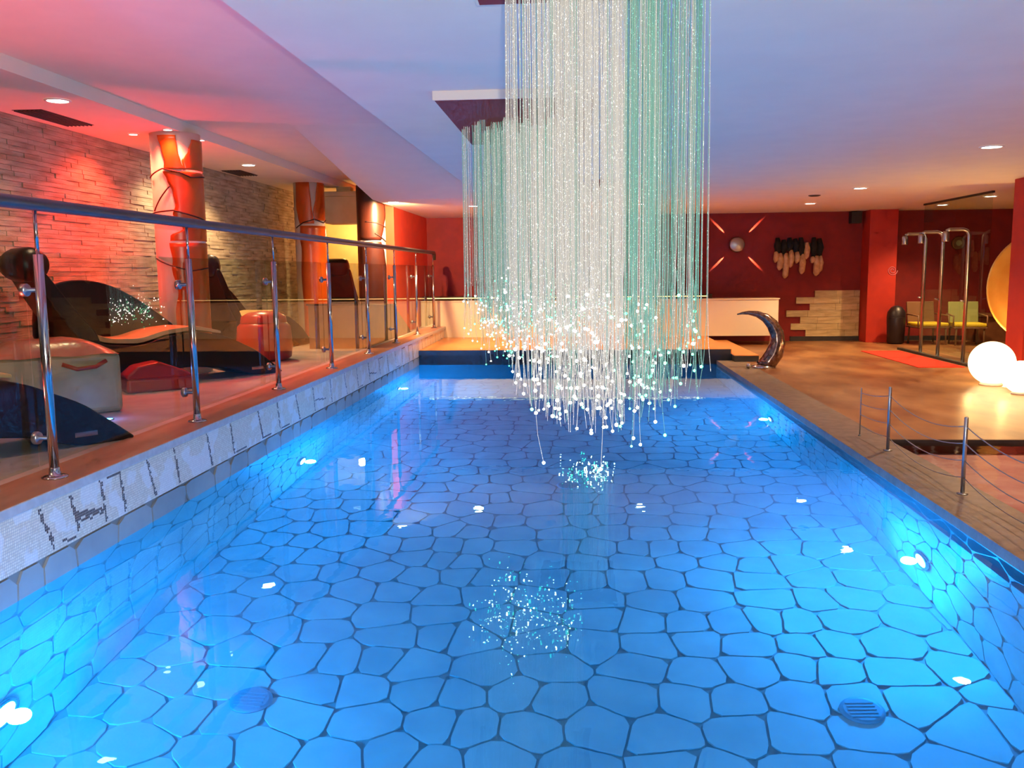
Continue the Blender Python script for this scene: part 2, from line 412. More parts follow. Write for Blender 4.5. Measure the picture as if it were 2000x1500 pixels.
for (a, b), (c, d) in LN:
    nn = int(max(abs(c-a), abs(d-b))/T*1.6)+1
    for i in range(nn+1):
        t = i/nn; ky = math.floor((a+(c-a)*t)/T); kz = math.floor((b+(d-b)*t)/T)
        for dk in (0, 1):
            if dk and rng.random() < .55: continue
            if not dk and rng.random() < .12: continue
            if (ky+dk, kz) in done or not (.139 < kz*T and (kz+1)*T < .413): continue
            done.add((ky+dk, kz)); yy, zz = (ky+dk)*T, kz*T
            dm.add([(XL-.0012, yy+.001, zz+.001), (XL-.0012, yy+T-.001, zz+.001), (XL-.0012, yy+T-.001, zz+T-.001), (XL-.0012, yy+.001, zz+T-.001)], [(0, 1, 2, 3)])
tag(dm.build('brown_mosaic_lines', 'mosaic_dark', mw), kind='stuff')
struct('coping_left', MB().box(-2.93, XL+.012, -3, 17.0, .414, .458), 'terracotta', 'terracotta coping slab carrying the glass railing')
struct('trim_1', MB().box(XL+.012, XL+.022, -3, 17.0, .409, .4585), 'coping_edge', 'pale rounded nosing along the coping edge', bevel=.004)
# floors
struct('floor_lounge', MB().box(XW-.2, -2.93, -3, 18, .2, LDECK), 'lounge_floor', 'pale stone floor of the lounge left of the pool')
BX0, BX1, BY1 = 2.6, 6.2, 7.55                     # small foot basin
fm = MB(); fm.box(XR, BX0, -3, 18, -.3, DECK); fm.box(BX1, 9.5, -3, 18, -.3, DECK); fm.box(BX0, BX1, BY1, 18, -.3, DECK); fm.box(BX0, BX1, -3, .4, -.3, DECK)
fo = struct('floor', MB().box(BX0, 9.5, BY1, 18, -.3, DECK), 'deck_stone', 'glossy brown stone floor right of the pool')
struct('floor_side', MB().box(BX1, 9.5, -3, BY1, -.3, DECK), 'deck_stone')
struct('coping_right', MB().box(XR, BX0, -3, 18, -.3, DECK), 'coping_grey', 'brown grey stone kerb between pool and small basin')
struct('floor_near', MB().box(XL-.3, XR, -3, YN, -.02, DECK), 'deck_stone')
struct('basin_floor', MB().box(BX0, BX1, -3, BY1, -.3, -.06), 'basin_stone', 'stone bottom of the small basin, pink reflection painted in')
struct('trim_2', MB().box(BX0, BX1, BY1-.012, BY1, -.14, DECK-.002), 'dark_riser', 'dark inner edge of the small basin')
# ceiling
struct('ceiling', MB().box(-1.43, 9.5, -3, 18, CEIL, 3.4), 'ceiling_paint', 'smooth white ceiling over the pool')
struct('ceiling_far', MB().prism([(9.6, 3.10), (13.3, CEIL), (18, CEIL), (18, 3.4), (9.6, 3.4)], 'x', -3.1, -1.43), 'ceiling_paint', 'lowered white ceiling in front of the bar')
struct('ceiling_raised', MB().box(-4.13, -1.43, -3, 18, 3.10, 3.4), 'ceiling_paint', 'raised white ceiling over the glass railing')
struct('ceiling_soffit', MB().box(XW, -4.13, -3, 18, 2.987, 3.4), 'ceiling_paint', 'white soffit along the stone clad wall')
# walls
wall = struct('wall_left', MB().box(XW-.3, XW-.02, -3, 16.2, .2, 3.4), 'cladding_bed', 'cream split stone wall behind the loungers')
cl = MB(); z = LDECK+.002; row = .046
while z < 2.985:
    y = -1.0+rng.uniform(0, .3)
    while y < 16.2:
        l = rng.uniform(.16, .5); p = rng.uniform(-.006, .009)
        y2 = min(y+l, 16.2); cl.box(XW-.03, XW+p, y, y2-.004, z, min(z+row-.003, 2.986)); y = y2
    z += row
tag(cl.build('stone_strips', 'cladding', wall), kind='stuff')
struct('wall_nook', MB().box(XW-.3, -3.1, 18.0, 18.2, .2, 3.4), 'cream_wall', 'warm cream end wall behind the column nook')
struct('wall_nook_side', MB().box(XW-.3, XW, 16.2, 18.0, .2, 3.4), 'cream_wall')
struct('wall_side', MB().box(-3.3, -3.1, 14.8, 18.0, .2, 3.4), 'orange_wall', 'bright orange red side wall left of the bar')
struct('wall_back', MB().box(-3.1, 9.5, 18.0, 18.2, -.3, 3.4), 'red_wall', 'dark red back wall behind the bar and steps')
struct('wall_right', MB().box(9.5, 9.7, -3, 18.2, -.3, 3.4), 'red_wall')
struct('wall_rear', MB().box(XW-.3, 9.7, -3.2, -3, -.3, 3.4), 'cream_wall')
struct('baseboard_back', MB().box(4.2, 9.5, 17.97, 18.0, DECK, DECK+.09), 'dark_riser', 'dark skirting at the foot of the red wall')
struct('pillar_back', MB().box(5.54, 6.06, 17.55, 18.0, DECK, CEIL), 'pillar_red', 'bright red pillar standing out of the back wall')
struct('pillar_right', MB().box(5.53, 6.9, 11.45, 11.9, DECK, CEIL), 'pillar_red', 'tall orange red pillar cut by the right picture edge')
# water
wm = MB(); wm.add([(XL-.005, YN, 0), (XR+.005, YN, 0), (XR+.005, YF, 0), (XL-.005, YF, 0)], [(0, 1, 2, 3)])
tag(wm.build('pool_water', 'water'), 'clear still water of the blue lit pool', 'water', kind='stuff')
wm = MB(); wm.add([(BX0, -3, .032), (BX1, -3, .032), (BX1, BY1-.012, .032), (BX0, BY1-.012, .032)], [(0, 1, 2, 3)])
tag(wm.build('basin_water', 'basin_water'), 'shallow pinkish water in the small side basin', 'water', kind='stuff')

# platform, bar, steps
struct('platform', MB().box(XL, 2.42, YF+.02, 18, .16, PLAT), 'platform_top', 'orange lit platform in front of the white bar', bevel=.006)
struct('platform_riser', MB().box(XL, 2.40, YF, YF+.03, .0, .235), 'dark_riser')
struct('step_1', MB().box(2.42, 2.80, 13.98, 17.0, DECK, .15), ['dark_riser'], 'lower dark step beside the bar platform')
struct('step_tread', MB().box(2.42, 2.80, 13.97, 17.0, .15, .162), 'platform_top')
bar = thing('bar_counter', 'long white fronted bar counter on the orange platform', 'counter', (0.3, 17.2, PLAT))
MB().box(-3.08, 3.75, 17.02, 17.55, PLAT, .93).build('front_panel', 'white_panel', bar)
MB().box(-3.08, 3.77, 17.0, 17.56, .93, .95).build('worktop', 'white_panel', bar)
MB().box(-3.08, 2.55, 17.28, 17.6, .95, 1.03).build('upper_ledge', 'bar_top', bar, bevel=.008)
MB().box(-3.0, 2.45, 17.272, 17.28, .985, 1.0).build('light_strip', 'bar_led', bar)
lamp('bar_strip_light', 'AREA', (-.3, 17.4, 1.10), (1, .6, .25), 0.01, .1)

# ================================================================== BALUSTRADE
RX, RZ, PB = -2.75, 1.87, .458
PY = [2.59+1.745*k for k in range(9)]
bal = thing('glass_balustrade', 'steel and glass railing with round handrail along the left pool edge', 'railing', (RX, 9.5, PB))
MB().tube([(RX, -1.5, RZ), (RX, 4, RZ), (RX, 10, RZ), (RX, 16.7, RZ), (RX-.02, 16.85, RZ-.03), (RX-.03, 16.9, RZ-.12)], .034, 14).build('handrail', 'rail_steel', bal)
for y in PY:
    p = MB().lathe([(.024, .02), (.024, 1.16)], (RX, y, PB), 14).build('post', 'steel', bal)
    MB().lathe([(.010, 1.16), (.010, RZ-PB-.02)], (RX, y, PB), 8).build('neck', 'steel', p)
    MB().lathe([(.066, 0), (.066, .006), (.05, .012), (.03, .014), (.027, .05), (.024, .055)], (RX, y, PB), 20).build('base_flange', 'steel', p)
    for dz in (.21, .98):
        MB().lathe([(.012, 0), (.012, -.045), (.03, -.047), (.034, -.055), (.034, -.075), (.028, -.08)], (RX-.02, y+.0, PB+dz), 14, axis='x').build('glass_clamp', 'dull_steel', p)
    for dy in (-.045, .045):
        MB().sphere((RX, y+dy, PB+.014), .009, 8, 6).build('bolt', 'steel', p)
ends = [0.8]+PY+[16.95]
for a, b in zip(ends[:-1], ends[1:]):
    if b-a < .3: continue
    MB().box(RX-.086, RX-.074, a+.012, b-.012, PB+.06, PB+1.17).build('glass_panel', 'pane_glass', bal)

# ================================================================== FIBRE OPTIC LAMPS
def fibre_lamp(label, x0, x1, y0, y1, cx, cy, R, nb, per, ztip, teal, seed, sr=.0011, tr=.0052, frac=.34):
    r = random.Random(seed)
    t = thing('fibre_optic_lamp', label, 'lamp', ((x0+x1)/2, (y0+y1)/2, CEIL-.055), group='fibre optic ceiling lamps')
    MB().box(x0, x1, y0, y1, CEIL-.004, CEIL+.001).build('ceiling_frame', 'ceiling_paint', t)
    MB().box(x0, x1, y0, y1, CEIL-.055, CEIL-.004).build('rim', 'ceiling_paint', t)
    MB().box(x0+.012, x1-.012, y0+.012, y1-.012, CEIL-.057, CEIL-.055).build('red_soffit', 'red_wall', t)
    A, B, TA, TB = MB(), MB(), MB(), MB()
    for k in range(nb):
        while True:
            a, b = r.uniform(-1, 1), r.uniform(-1, 1)
            if a*a+b*b < 1: break
        bx, by = cx+a*R, cy+b*R
        for j in range(per):
            ox, oy = r.gauss(0, .012), r.gauss(0, .012)
            x, y = bx+ox, by+oy
            g = teal((x-cx)/R, r)
            zt = ztip(math.hypot(a, b), r)
            dx, dy = r.gauss(0, .011), r.gauss(0, .011)
            zl = CEIL-.057
            pts = [(x, y, zl), (x+ox*.2, y+oy*.2, (zl+zt)*.5+.1), (x+ox*.3, y+oy*.3, zt+.22), (x+ox*.3+dx*.35, y+oy*.3+dy*.35, zt+.09), (x+ox*.3+dx, y+oy*.3+dy, zt)]
            (B if g else A).tube(pts, sr, 4, caps=False)
            if r.random() < frac or zt < .96: (TB if g else TA).sphere((pts[-1][0], pts[-1][1], zt), tr*r.uniform(.7, 1.15), 6, 4)
    tag(A.build('white_fibres', 'fibre_white', t), 'hanging white glowing fibres', kind='stuff')
    tag(B.build('teal_fibres', 'fibre_teal', t), 'hanging teal glowing fibres', kind='stuff')
    tag(TA.build('white_tips', 'tip_white', t), 'bright white fibre ends', kind='stuff')
    tag(TB.build('teal_tips', 'tip_teal', t), 'bright teal fibre ends', kind='stuff')
    return t
fibre_lamp('nearest fibre optic lamp, white strands at left and teal strands at right', -.40, .613, 2.0, 3.6, .075, 2.85, .315, 90, 8,
           lambda q, r: (.97+.15*q*q+r.random()**1.3*.34) if r.random() > .012 else r.uniform(.9, .95), lambda u, r: r.random() < (.68 if u > .2 else .08), 11)
fibre_lamp('middle fibre optic lamp, its strands showing left of the nearest one', -.89, .10, 5.48, 7.4, -.41, 6.55, .45, 120, 8,
           lambda q, r: r.gauss(1.17, .13), lambda u, r: r.random() < .55, 23, sr=.0016, tr=.0065, frac=.42)
fibre_lamp('farthest fibre optic lamp, hanging before the bar behind the other strands', -.53, .47, 10.35, 12.0, .12, 11.1, .36, 44, 8,
           lambda q, r: r.gauss(1.08, .09), lambda u, r: r.random() < (.65 if u < 0 else .25), 31, sr=.0015, tr=.008, frac=.6)

# ================================================================== LAMPS
def downlight(x, y, z, label, power=40, col=(1, .78, .5), small=False, group='recessed ceiling spotlights', cone=125, target=None):
    k = .045 if small else .085
    t = thing('ceiling_spotlight', label, 'spotlight', (x, y, z), group=group)
    MB().lathe([(k*1.25, -.001), (k*1.25, -.006), (k*1.02, -.010), (k, -.004)], (x, y, z), 20, caps=False).build('trim_ring', 'lamp_trim', t)
    MB().lathe([(k, -.0045), (k*.6, -.0075), (0.0001, -.009)], (x, y, z), 20, caps=False).build('lens', 'red_bulb' if small else 'downlight', t)
    l = lamp('spot_beam', 'SPOT', (0, 0, -.04), col, power, .05, None, cone, .8); l.parent = t
    if target: l.rotation_euler = (Vector(target)-Vector((x, y, z-.04))).to_track_quat('-Z', 'Y').to_euler()
    return t
WARM = (1, .66, .32)
downlight(3.79, 8.64, CEIL, 'large spotlight nearest the right picture edge in the white ceiling', 310, WARM)
downlight(3.88, 12.77, CEIL, 'spotlight above the brown floor, beside the small round ceiling sensor', 310, WARM)
downlight(3.92, 15.6, CEIL, 'spotlight above the wall hanging near the back wall', 310, WARM)
downlight(6.45, 16.5, CEIL, 'left one of the two spotlights by the shower screen track', 310, WARM)
downlight(6.46, 14.67, CEIL, 'right one of the two spotlights by the shower screen track', 310, WARM)
downlight(1.05, 15.04, CEIL, 'spotlight seen through the teal strands above the bar', 310, WARM)
downlight(-1.76, 14.86, CEIL, 'spotlight seen through the strands left above the bar', 310, WARM)
downlight(-2.88, 13.75, CEIL, 'spotlight in front of the orange red side wall', 760, WARM, target=(-3.1, 16.0, 1.0))
downlight(-4.41, 7.40, 2.987, 'spotlight in the soffit beside the nearest air vent', 48, WARM, group='soffit spotlights')
downlight(-4.50, 11.99, 2.987, 'spotlight in the soffit between the two orange columns', 310, WARM, group='soffit spotlights')
downlight(-4.72, 10.55, 2.987, 'spotlight in the soffit hidden behind the red lit column', 120, (1, .72, .4), group='soffit spotlights')
RED = (1, .06, .03)
downlight(-4.69, 9.22, 2.987, 'small spotlight left of the red lit column head', 230, RED, True, 'small red spotlights', target=(-5.1, 9.0, .9))
downlight(-4.20, 8.98, 2.987, 'small spotlight in front of the red lit column head', 220, RED, True, 'small red spotlights', target=(-4.2, 8.9, .45), cone=120)
downlight(-4.18, 9.72, 2.987, 'small spotlight right of the red lit column head', 150, RED, True, 'small red spotlights', target=(-4.0, 9.8, .45), cone=120)
up_ = thing('added_uplight', 'added red floor uplight, unseen behind the black lounger at the stone wall', 'uplight', (-5.02, 8.75, LDECK))  # added unseen lamp for the red wash on the stone wall
MB().lathe([(.07, 0), (.075, .06), (.06, .09)], (-5.02, 8.75, LDECK), 18, caps=False).build('housing', 'black_metal', up_)
MB().lathe([(.06, .085), (.0001, .09)], (-5.02, 8.75, LDECK), 18, caps=False).build('lens', 'red_bulb', up_)
l = lamp('added_uplight_beam', 'SPOT', (0, 0, .14), (1, .03, .025), 170, .05, None, 120, .9); l.parent = up_
l.rotation_euler = Vector((-.12, 0, 1)).to_track_quat('-Z', 'Y').to_euler()
up2 = thing('added_uplight', 'added red floor uplight of the lounge, unseen outside the picture', 'uplight', (-3.6, 4.1, LDECK))  # second added lamp, out of view, reddens the raised ceiling
MB().lathe([(.07, 0), (.075, .06), (.06, .09)], (-3.6, 4.1, LDECK), 18, caps=False).build('housing', 'black_metal', up2)
MB().lathe([(.06, .085), (.0001, .09)], (-3.6, 4.1, LDECK), 18, caps=False).build('lens', 'red_bulb', up2)
l = lamp('added_uplight_beam', 'SPOT', (0, 0, .14), (1, .07, .05), 250, .08, None, 150, .9); l.parent = up2
l.rotation_euler = Vector((.05, .35, 1)).to_track_quat('-Z', 'Y').to_euler()
# the same rows go on over the part of the hall behind and beside the camera
for x, y, where in ((3.8, 4.5, 'above the small basin'), (3.8, .5, 'at the near end of the basin'), (6.45, 8.5, 'in front of the right pillar'), (6.45, 4.5, 'at the far side of the basin'), (0.3, -1.2, 'behind the near pool end')):
    downlight(x, y, CEIL, 'ceiling spotlight outside the picture '+where, 310, WARM, group='ceiling spotlights outside the picture')
downlight(-4.4, 3.2, 2.987, 'soffit spotlight outside the picture', 80, WARM, group='ceiling spotlights outside the picture')
lamp('nook_lamp', 'POINT', (-4.4, 17.3, 2.3), (1, .62, .2), 60, .08)

# underwater lamps
BLUE = (.004, .28, 1)
def pool_lamp(x, y, side, label):
    t = thing('underwater_lamp', label, 'lamp', (x, y, -1.1), group='underwater pool lamps')
    MB().lathe([(.11, 0), (.115, side*.018), (.085, side*.02)], (x, y, -1.1), 20, axis='x', caps=False).build('trim_ring', 'steel', t)
    MB().lathe([(.085, side*.016), (.05, side*.024), (.0001, side*.027)], (x, y, -1.1), 20, axis='x', caps=False).build('lens', 'pool_lens', t)
    l = lamp('pool_light', 'POINT', (side*.09, 0, 0), BLUE, 620, .05); l.parent = t
pool_lamp(XL, 3.58, 1, 'glowing lamp at the lower left picture edge under water')
pool_lamp(XL, 7.97, 1, 'lamp in the middle of the left pool wall under water')
pool_lamp(XL, 12.49, 1, 'farthest lamp in the left pool wall under water')
pool_lamp(XR, 5.6, -1, 'large bright lamp in the right pool wall under water')
pool_lamp(XR, 10.1, -1, 'farther lamp in the right pool wall under water')
pool_lamp(XL, .9, 1, 'lamp in the left pool wall below the picture edge')
pool_lamp(XR, 1.15, -1, 'lamp in the right pool wall below the picture edge')

# ================================================================== COLUMNS
def column(label, x, y, r, z1, patches, cords, mt, grp='painted round columns'):
    t = thing('round_column', label, 'column', (x, y, LDECK), group=grp)
    MB().lathe([(r, 0), (r, z1-LDECK)], (x, y, LDECK), 40).build('shaft', 'column_white', t)
    a0 = math.atan2(-y, -x)                        # the side turned to the pool end
    def ang(u): return a0+u
    for P in patches:
        m = MB(); vs = []; nu = 14
        zs = [p[0] for p in P]
        rows = []
        for i in range(len(P)-1):
            for k in range(4 if i < len(P)-2 else 5):
                t2 = k/4; tt = t2*t2*(3-2*t2)
                rows.append((P[i][0]+(P[i+1][0]-P[i][0])*t2, P[i][1]+(P[i+1][1]-P[i][1])*tt, P[i][2]+(P[i+1][2]-P[i][2])*tt))
        for zz, ua, ub in rows:
            for j in range(nu+1):
                an = ang(ua+(ub-ua)*j/nu); vs.append((x+(r+.012)*math.cos(an), y+(r+.012)*math.sin(an), zz))
        b = len(rows); fs = []
        for i in range(b-1):
            for j in range(nu): fs.append((i*(nu+1)+j, (i+1)*(nu+1)+j, (i+1)*(nu+1)+j+1, i*(nu+1)+j+1))
        m.add(vs, fs, True); o = m.build('painted_shell', mt, t)
        sol = o.modifiers.new('thickness', 'SOLIDIFY'); sol.thickness = .01; sol.offset = -1
    for C in cords:
        pts = []
        for i in range(len(C)-1):
            for k in range(6):
                t2 = k/6; pts.append((C[i][0]+(C[i+1][0]-C[i][0])*t2, C[i][1]+(C[i+1][1]-C[i][1])*t2))
        pts.append(C[-1])
        MB().tube([(x+(r+.016)*math.cos(ang(u)), y+(r+.016)*math.sin(ang(u)), zz) for zz, u in pts], .008, 6).build('cord', 'dark_cord', t)
    return t
def zc(yp, Y): return 1.505+(528-yp)*Y/1720
Y1 = 9.33
c1p = [[(zc(y, Y1), a, b) for y, a, b in [(262, -.72, .02), (290, -.55, .06), (312, -.45, .16), (326, -.5, .3)]],
       [(zc(y, Y1), a, b) for y, a, b in [(268, .66, 2.2), (290, .48, 2.2), (310, .2, 2.2), (326, .28, 2.2)]],
       [(zc(y, Y1), a, b) for y, a, b in [(330, -.55, 2.2), (345, -.4, 2.2), (370, -.2, 2.2), (395, -.13, 2.2), (412, -.25, 2.2), (424, .0, 2.2)]],
       [(zc(y, Y1), a, b) for y, a, b in [(428, .05, 2.2), (440, .1, 2.2), (452, -.38, 2.2), (462, -.4, 2.2)]],
       [(zc(y, Y1), a, b) for y, a, b in [(466, -.45, 2.2), (500, -.35, 2.2), (516, -.4, 2.2), (560, -.2, 2.2), (600, -.35, 2.2), (690, -.3, 2.2)]]]
c1c = [[(zc(y, Y1), a) for y, a in [(340, -1.4), (325, -.55), (332, .1), (340, .5), (336, 1.5)]],
       [(zc(y, Y1), a) for y, a in [(408, -1.3), (404, -.2), (412, .4), (424, 1.4)]],
       [(zc(y, Y1), a) for y, a in [(404, -1.1), (380, -.7), (358, -.3)]],
       [(zc(y, Y1), a) for y, a in [(495, -1.2), (508, -.5), (520, .3), (514, 1.3)]]]
column('orange and white round column washed in red light', -4.29, 9.33, .255, 2.987, c1p, c1c, 'lacquer_orange')
Y2 = 14.6
c2p = [[(zc(y, Y2), a, b) for y, a, b in [(352, -.9, .05), (400, -.95, .15), (420, -.8, .25), (432, -.7, .3)]],
       [(zc(y, Y2), a, b) for y, a, b in [(352, .6, 2.2), (380, .45, 2.2), (410, .25, 2.2), (426, .35, 2.2)]],
       [(zc(y, Y2), a, b) for y, a, b in [(436, -.65, 2.2), (460, -.7, 2.2), (480, -.6, 2.2), (530, -.7, 2.2), (600, -.6, 2.2), (650, -.6, 2.2)]]]
c2c = [[(zc(y, Y2), a) for y, a in [(440, -1.0), (430, -.4), (424, .3), (430, 1.0), (424, 1.5)]]]
column('orange column standing in the middle, left of the cream box', -4.48, 14.6, .245, 2.987, c2p, c2c, 'lacquer_orange')
Y3 = 14.45
c3p = [[(zc(y, Y3), a, b) for y, a, b in [(360, -2.2, 1.0), (390, -2.2, 1.2), (415, -2.2, 1.35), (440, -2.2, 1.0), (465, -2.2, .7)]],
       [(zc(y, Y3), a, b) for y, a, b in [(468, -2.2, .7), (490, -2.2, 1.0), (520, -2.2, 1.2), (560, -2.2, 1.1), (615, -2.2, 1.1)]]]
c3c = [[(zc(y, Y3), a) for y, a in [(430, -.4), (432, .3), (440, 1.2)]], [(zc(y, Y3), a) for y, a in [(452, .2), (468, 1.2)]]]
column('dark brown column beside the orange red side wall', -3.40, 14.45, .225, 3.10, c3p, c3c, 'lacquer_brown')

# cream box on the ceiling between columns
bx = thing('ceiling_box', 'cream box unit hung high between the orange and the brown column', 'box', (-4.08, 15.4, 2.36))
MB().box(-4.38, -3.78, 15.15, 15.6, 2.36, 2.82).build('casing', 'cream_wall', bx, bevel=.01)
MB().box(-4.41, -3.75, 15.12, 15.63, 2.82, 2.90).build('cornice', 'cream_wall', bx, bevel=.01)
MB().box(-4.2, -3.95, 15.3, 15.5, 2.90, 2.99).build('mounting', 'cream_wall', bx)

# vents
def vent(x0, x1, y0, y1, label):
    t = thing('air_vent', label, 'vent', ((x0+x1)/2, (y0+y1)/2, 2.98), group='soffit air vents')
    MB().box(x0, x1, y0, y1, 2.984, 2.9868).build('frame', 'vent_dark', t)
    n = 7
    for i in range(n):
        x = x0+.02+(x1-x0-.04)*i/(n-1); MB().box(x-.006, x+.006, y0+.01, y1-.01, 2.974, 2.984).build('slat', 'vent_dark', t)
vent(-5.06, -4.78, 7.76, 8.62, 'dark slatted air vent nearest the left picture edge')
vent(-5.12, -4.83, 12.55, 13.25, 'dark slatted air vent right of the red lit column')
sn = MB().lathe([(.09, 0), (.09, -.008), (.06, -.018), (.0001, -.02)], (3.55, 13.9, CEIL), 18); sn = sn.build('ceiling_sensor', 'vent_dark')
tag(sn, 'small dark round sensor in the ceiling left of a spotlight', 'sensor')

# ================================================================== LEFT LOUNGE FURNITURE
def rounded(poly, it=2, k=.25):
    for _ in range(it):
        q = []
        for i in range(len(poly)):
            a, b = poly[i], poly[(i+1) % len(poly)]
            q += [(a[0]*(1-k)+b[0]*k, a[1]*(1-k)+b[1]*k), (a[0]*k+b[0]*(1-k), a[1]*k+b[1]*(1-k))]
        poly = q
    return poly
def lounger(label, hx, hy, rz):
    """x runs from the head to the foot; the far side carries a tall curved wing"""
    t = thing('lounger', label, 'lounger', (hx, hy, LDECK), rz, 'black curved loungers')
    w = .29
    low = [(.30, .0), (.62, .0), (.86, .10), (1.3, .16), (1.75, .10), (2.05, .0), (2.42, .0), (2.30, .10), (2.08, .27), (1.75, .43), (1.42, .50), (1.1, .47), (.85, .40), (.55, .42), (.30, .50)]
    MB().prism(rounded(low, 2, .13), 'y', -w, w, True).build('shell', 'black_shell', t, local=True, bevel=.012)
    pad = [(.40, .475), (.58, .435), (.85, .418), (1.1, .487), (1.42, .517), (1.7, .46), (1.7, .49), (1.42, .555), (1.1, .53), (.85, .465), (.58, .475), (.42, .53)]
    MB().prism(rounded(pad, 2, .15), 'y', -w+.03, w-.04, True).build('seat_pad', 'tan_pad', t, local=True, bevel=.01)
    wing = [(.10, .30), (.12, .88), (.34, 1.0), (.57, 1.03), (.82, .98), (1.07, .85), (1.3, .69), (1.56, .48), (1.2, .38), (.7, .34)]
    MB().prism(rounded(wing), 'y', w-.035, w+.03, True).build('side_wing', 'black_shell', t, local=True, bevel=.012)
    back = [(.34, .40), (.5, .46), (.22, .80), (.05, 1.06), (-.03, 1.14), (-.10, 1.10), (-.02, .94), (.14, .66)]
    MB().prism(rounded(back), 'y', -w, w-.05, True).build('backrest', 'black_shell', t, local=True, bevel=.015)
    m = MB()
    m.lathe([(.05, -w+.02), (.13, -w+.05), (.15, -w+.12), (.15, w-.2), (.13, w-.1), (.05, w-.07)], (-.05, 0, 1.16), 20, axis='y')
    m.build('head_roll', 'black_shell', t, local=True)
    MB().box(2.02, 2.16, -w-.004, -w+.004, .06, .09).build('badge', 'steel', t, local=True)
    return t
def seg_ang(hx, hy, tx, ty): return math.atan2(ty-hy, tx-hx)
lounger('black lounger with tall curved wing behind the tan pouf', -4.85, 7.5, seg_ang(-4.85, 7.5, -3.45, 9.45))
lounger('black lounger whose foot end shows at the left picture edge', -4.55, 3.7, seg_ang(-4.55, 3.7, -3.2, 5.55))
lounger('dark lounger between the red lit column and the orange column', -4.78, 10.9, 1.40)
lounger('farthest dark lounger with round head roll before the brown column', -4.25, 15.2, 1.5)

u = Vector((.75, .66, 0)); az = math.atan2(.66, .75)
p = thing('pouf', 'large tan leather pouf with red light painted on its top at the left edge', 'pouf', (-4.12, 6.5, LDECK), az)
MB().box(-.47, .47, -.32, .32, 0, .47).build('body', 'pouf_leather', p, local=True, bevel=.05, seg=4)
q = MB()
for i in range(9):
    for j in range(7):
        a = -1+2*i/8; b = -1+2*j/6; e = max(abs(a), abs(b)); q.v.append((a*.475, b*.325, .46+.13*(1-e**3)+.012*math.sin(i*2.1+j)))
for i in range(8):
    for j in range(6): q.f.append((i*7+j, (i+1)*7+j, (i+1)*7+j+1, i*7+j+1)); q.sm.append(True)
b0 = len(q.v)
o = q.build('top_cushion', 'pouf_top_red_lit', p, local=True, sub=1)
MB().tube([(.05, -.328, .40), (.15, -.345, .36), (.28, -.345, .37), (.36, -.328, .41)], .016, 8).build('handle', 'red_leather', p, local=True)
p2 = thing('low_pouf', 'low red cushion pouf on the floor before the black lounger', 'pouf', (-3.92, 7.86, LDECK), az)
MB().box(-.30, .30, -.16, .14, 0, .13).build('body', 'red_leather', p2, local=True, bevel=.03, seg=3)
MB().prism([(-.30, .12), (.30, .12), (.24, .17), (.0, .27), (-.2, .24), (-.30, .16)], 'y', -.15, .12, True).build('top_cushion', 'red_leather', p2, local=True, bevel=.03, seg=3)
p3 = thing('round_pouf', 'round red pouf beside the brown low wall', 'pouf', (-3.88, 10.6, LDECK))
MB().lathe([(.26, 0), (.32, .04), (.34, .2), (.32, .42), (.26, .48)], (-3.88, 10.6, LDECK), 28).build('body', 'red_leather', p3)
MB().lathe([(.28, .47), (.27, .54), (.18, .59), (.0001, .61)], (-3.88, 10.6, LDECK), 28, caps=False).build('top_cushion', 'red_leather', p3)

lw_ = thing('low_wall', 'brown low wall with slanted end behind the railing posts', 'partition', (-3.4, 13.6, LDECK))
MB().prism([(12.15, LDECK), (15.6, LDECK), (14.1, .99), (12.15, 1.06)], 'x', -3.8, -3.0).build('body', 'brown_panel', lw_)
MB().prism([(12.12, 1.06), (14.1, .99), (14.1, 1.01), (12.12, 1.085)], 'x', -3.82, -2.98).build('cap', 'bar_top', lw_)

fl = thing('floor_led', 'small blue light set in the lounge floor by the tan pouf', 'light', (-3.49, 6.18, LDECK))
MB().lathe([(.055, 0), (.055, .004), (.045, .006)], (-3.49, 6.18, LDECK), 18, caps=False).build('trim_ring', 'steel', fl)
MB().lathe([(.045, .005), (.0001, .008)], (-3.49, 6.18, LDECK), 18, caps=False).build('lens', 'floor_led', fl)
l = lamp('led_glow', 'POINT', (0, 0, .09), (.03, .2, 1), 2.0, .03); l.parent = fl

# ================================================================== RIGHT SIDE
cf = thing('cable_fence', 'low steel post and cable fence on the kerb beside the pool', 'fence', (2.44, 5.7, DECK))
FP = [(2.44, 7.08, .51, .013), (2.44, 5.70, .50, .013), (2.44, 4.32, .50, .013), (2.42, 7.72, .42, .005)]
for x, y, h, r in FP:
    pp = MB().lathe([(r, 0), (r, h-.006), (r*.6, h)], (x, y, DECK), 10).build('post', 'dull_steel', cf)
    MB().lathe([(r*2.6, 0), (r*2.6, .006), (r*1.2, .01)], (x, y, DECK), 12).build('base_plate', 'dull_steel', pp)
for hz in (.44, .33, .22, .11):
    for a, b, sag in ((7.72, 7.08, .015), (7.08, 5.70, .075), (5.70, 4.32, .075)):
        pts = []
        for i in range(13):
            t_ = i/12; pts.append((2.44-.02*(a > 7.5)*(1-t_), a+(b-a)*t_, DECK+hz*(.85+.15*t_ if a > 7.5 else 1)-sag*4*t_*(1-t_)))
        MB().tube(pts, .0035, 6).build('cable', 'dull_steel', cf)

tag(MB().box(4.87, 5.53, 13.05, 15.65, DECK, DECK+.012).build('floor_mat', 'red_mat', bevel=.004), 'bright red floor mat in front of the showers', 'mat')

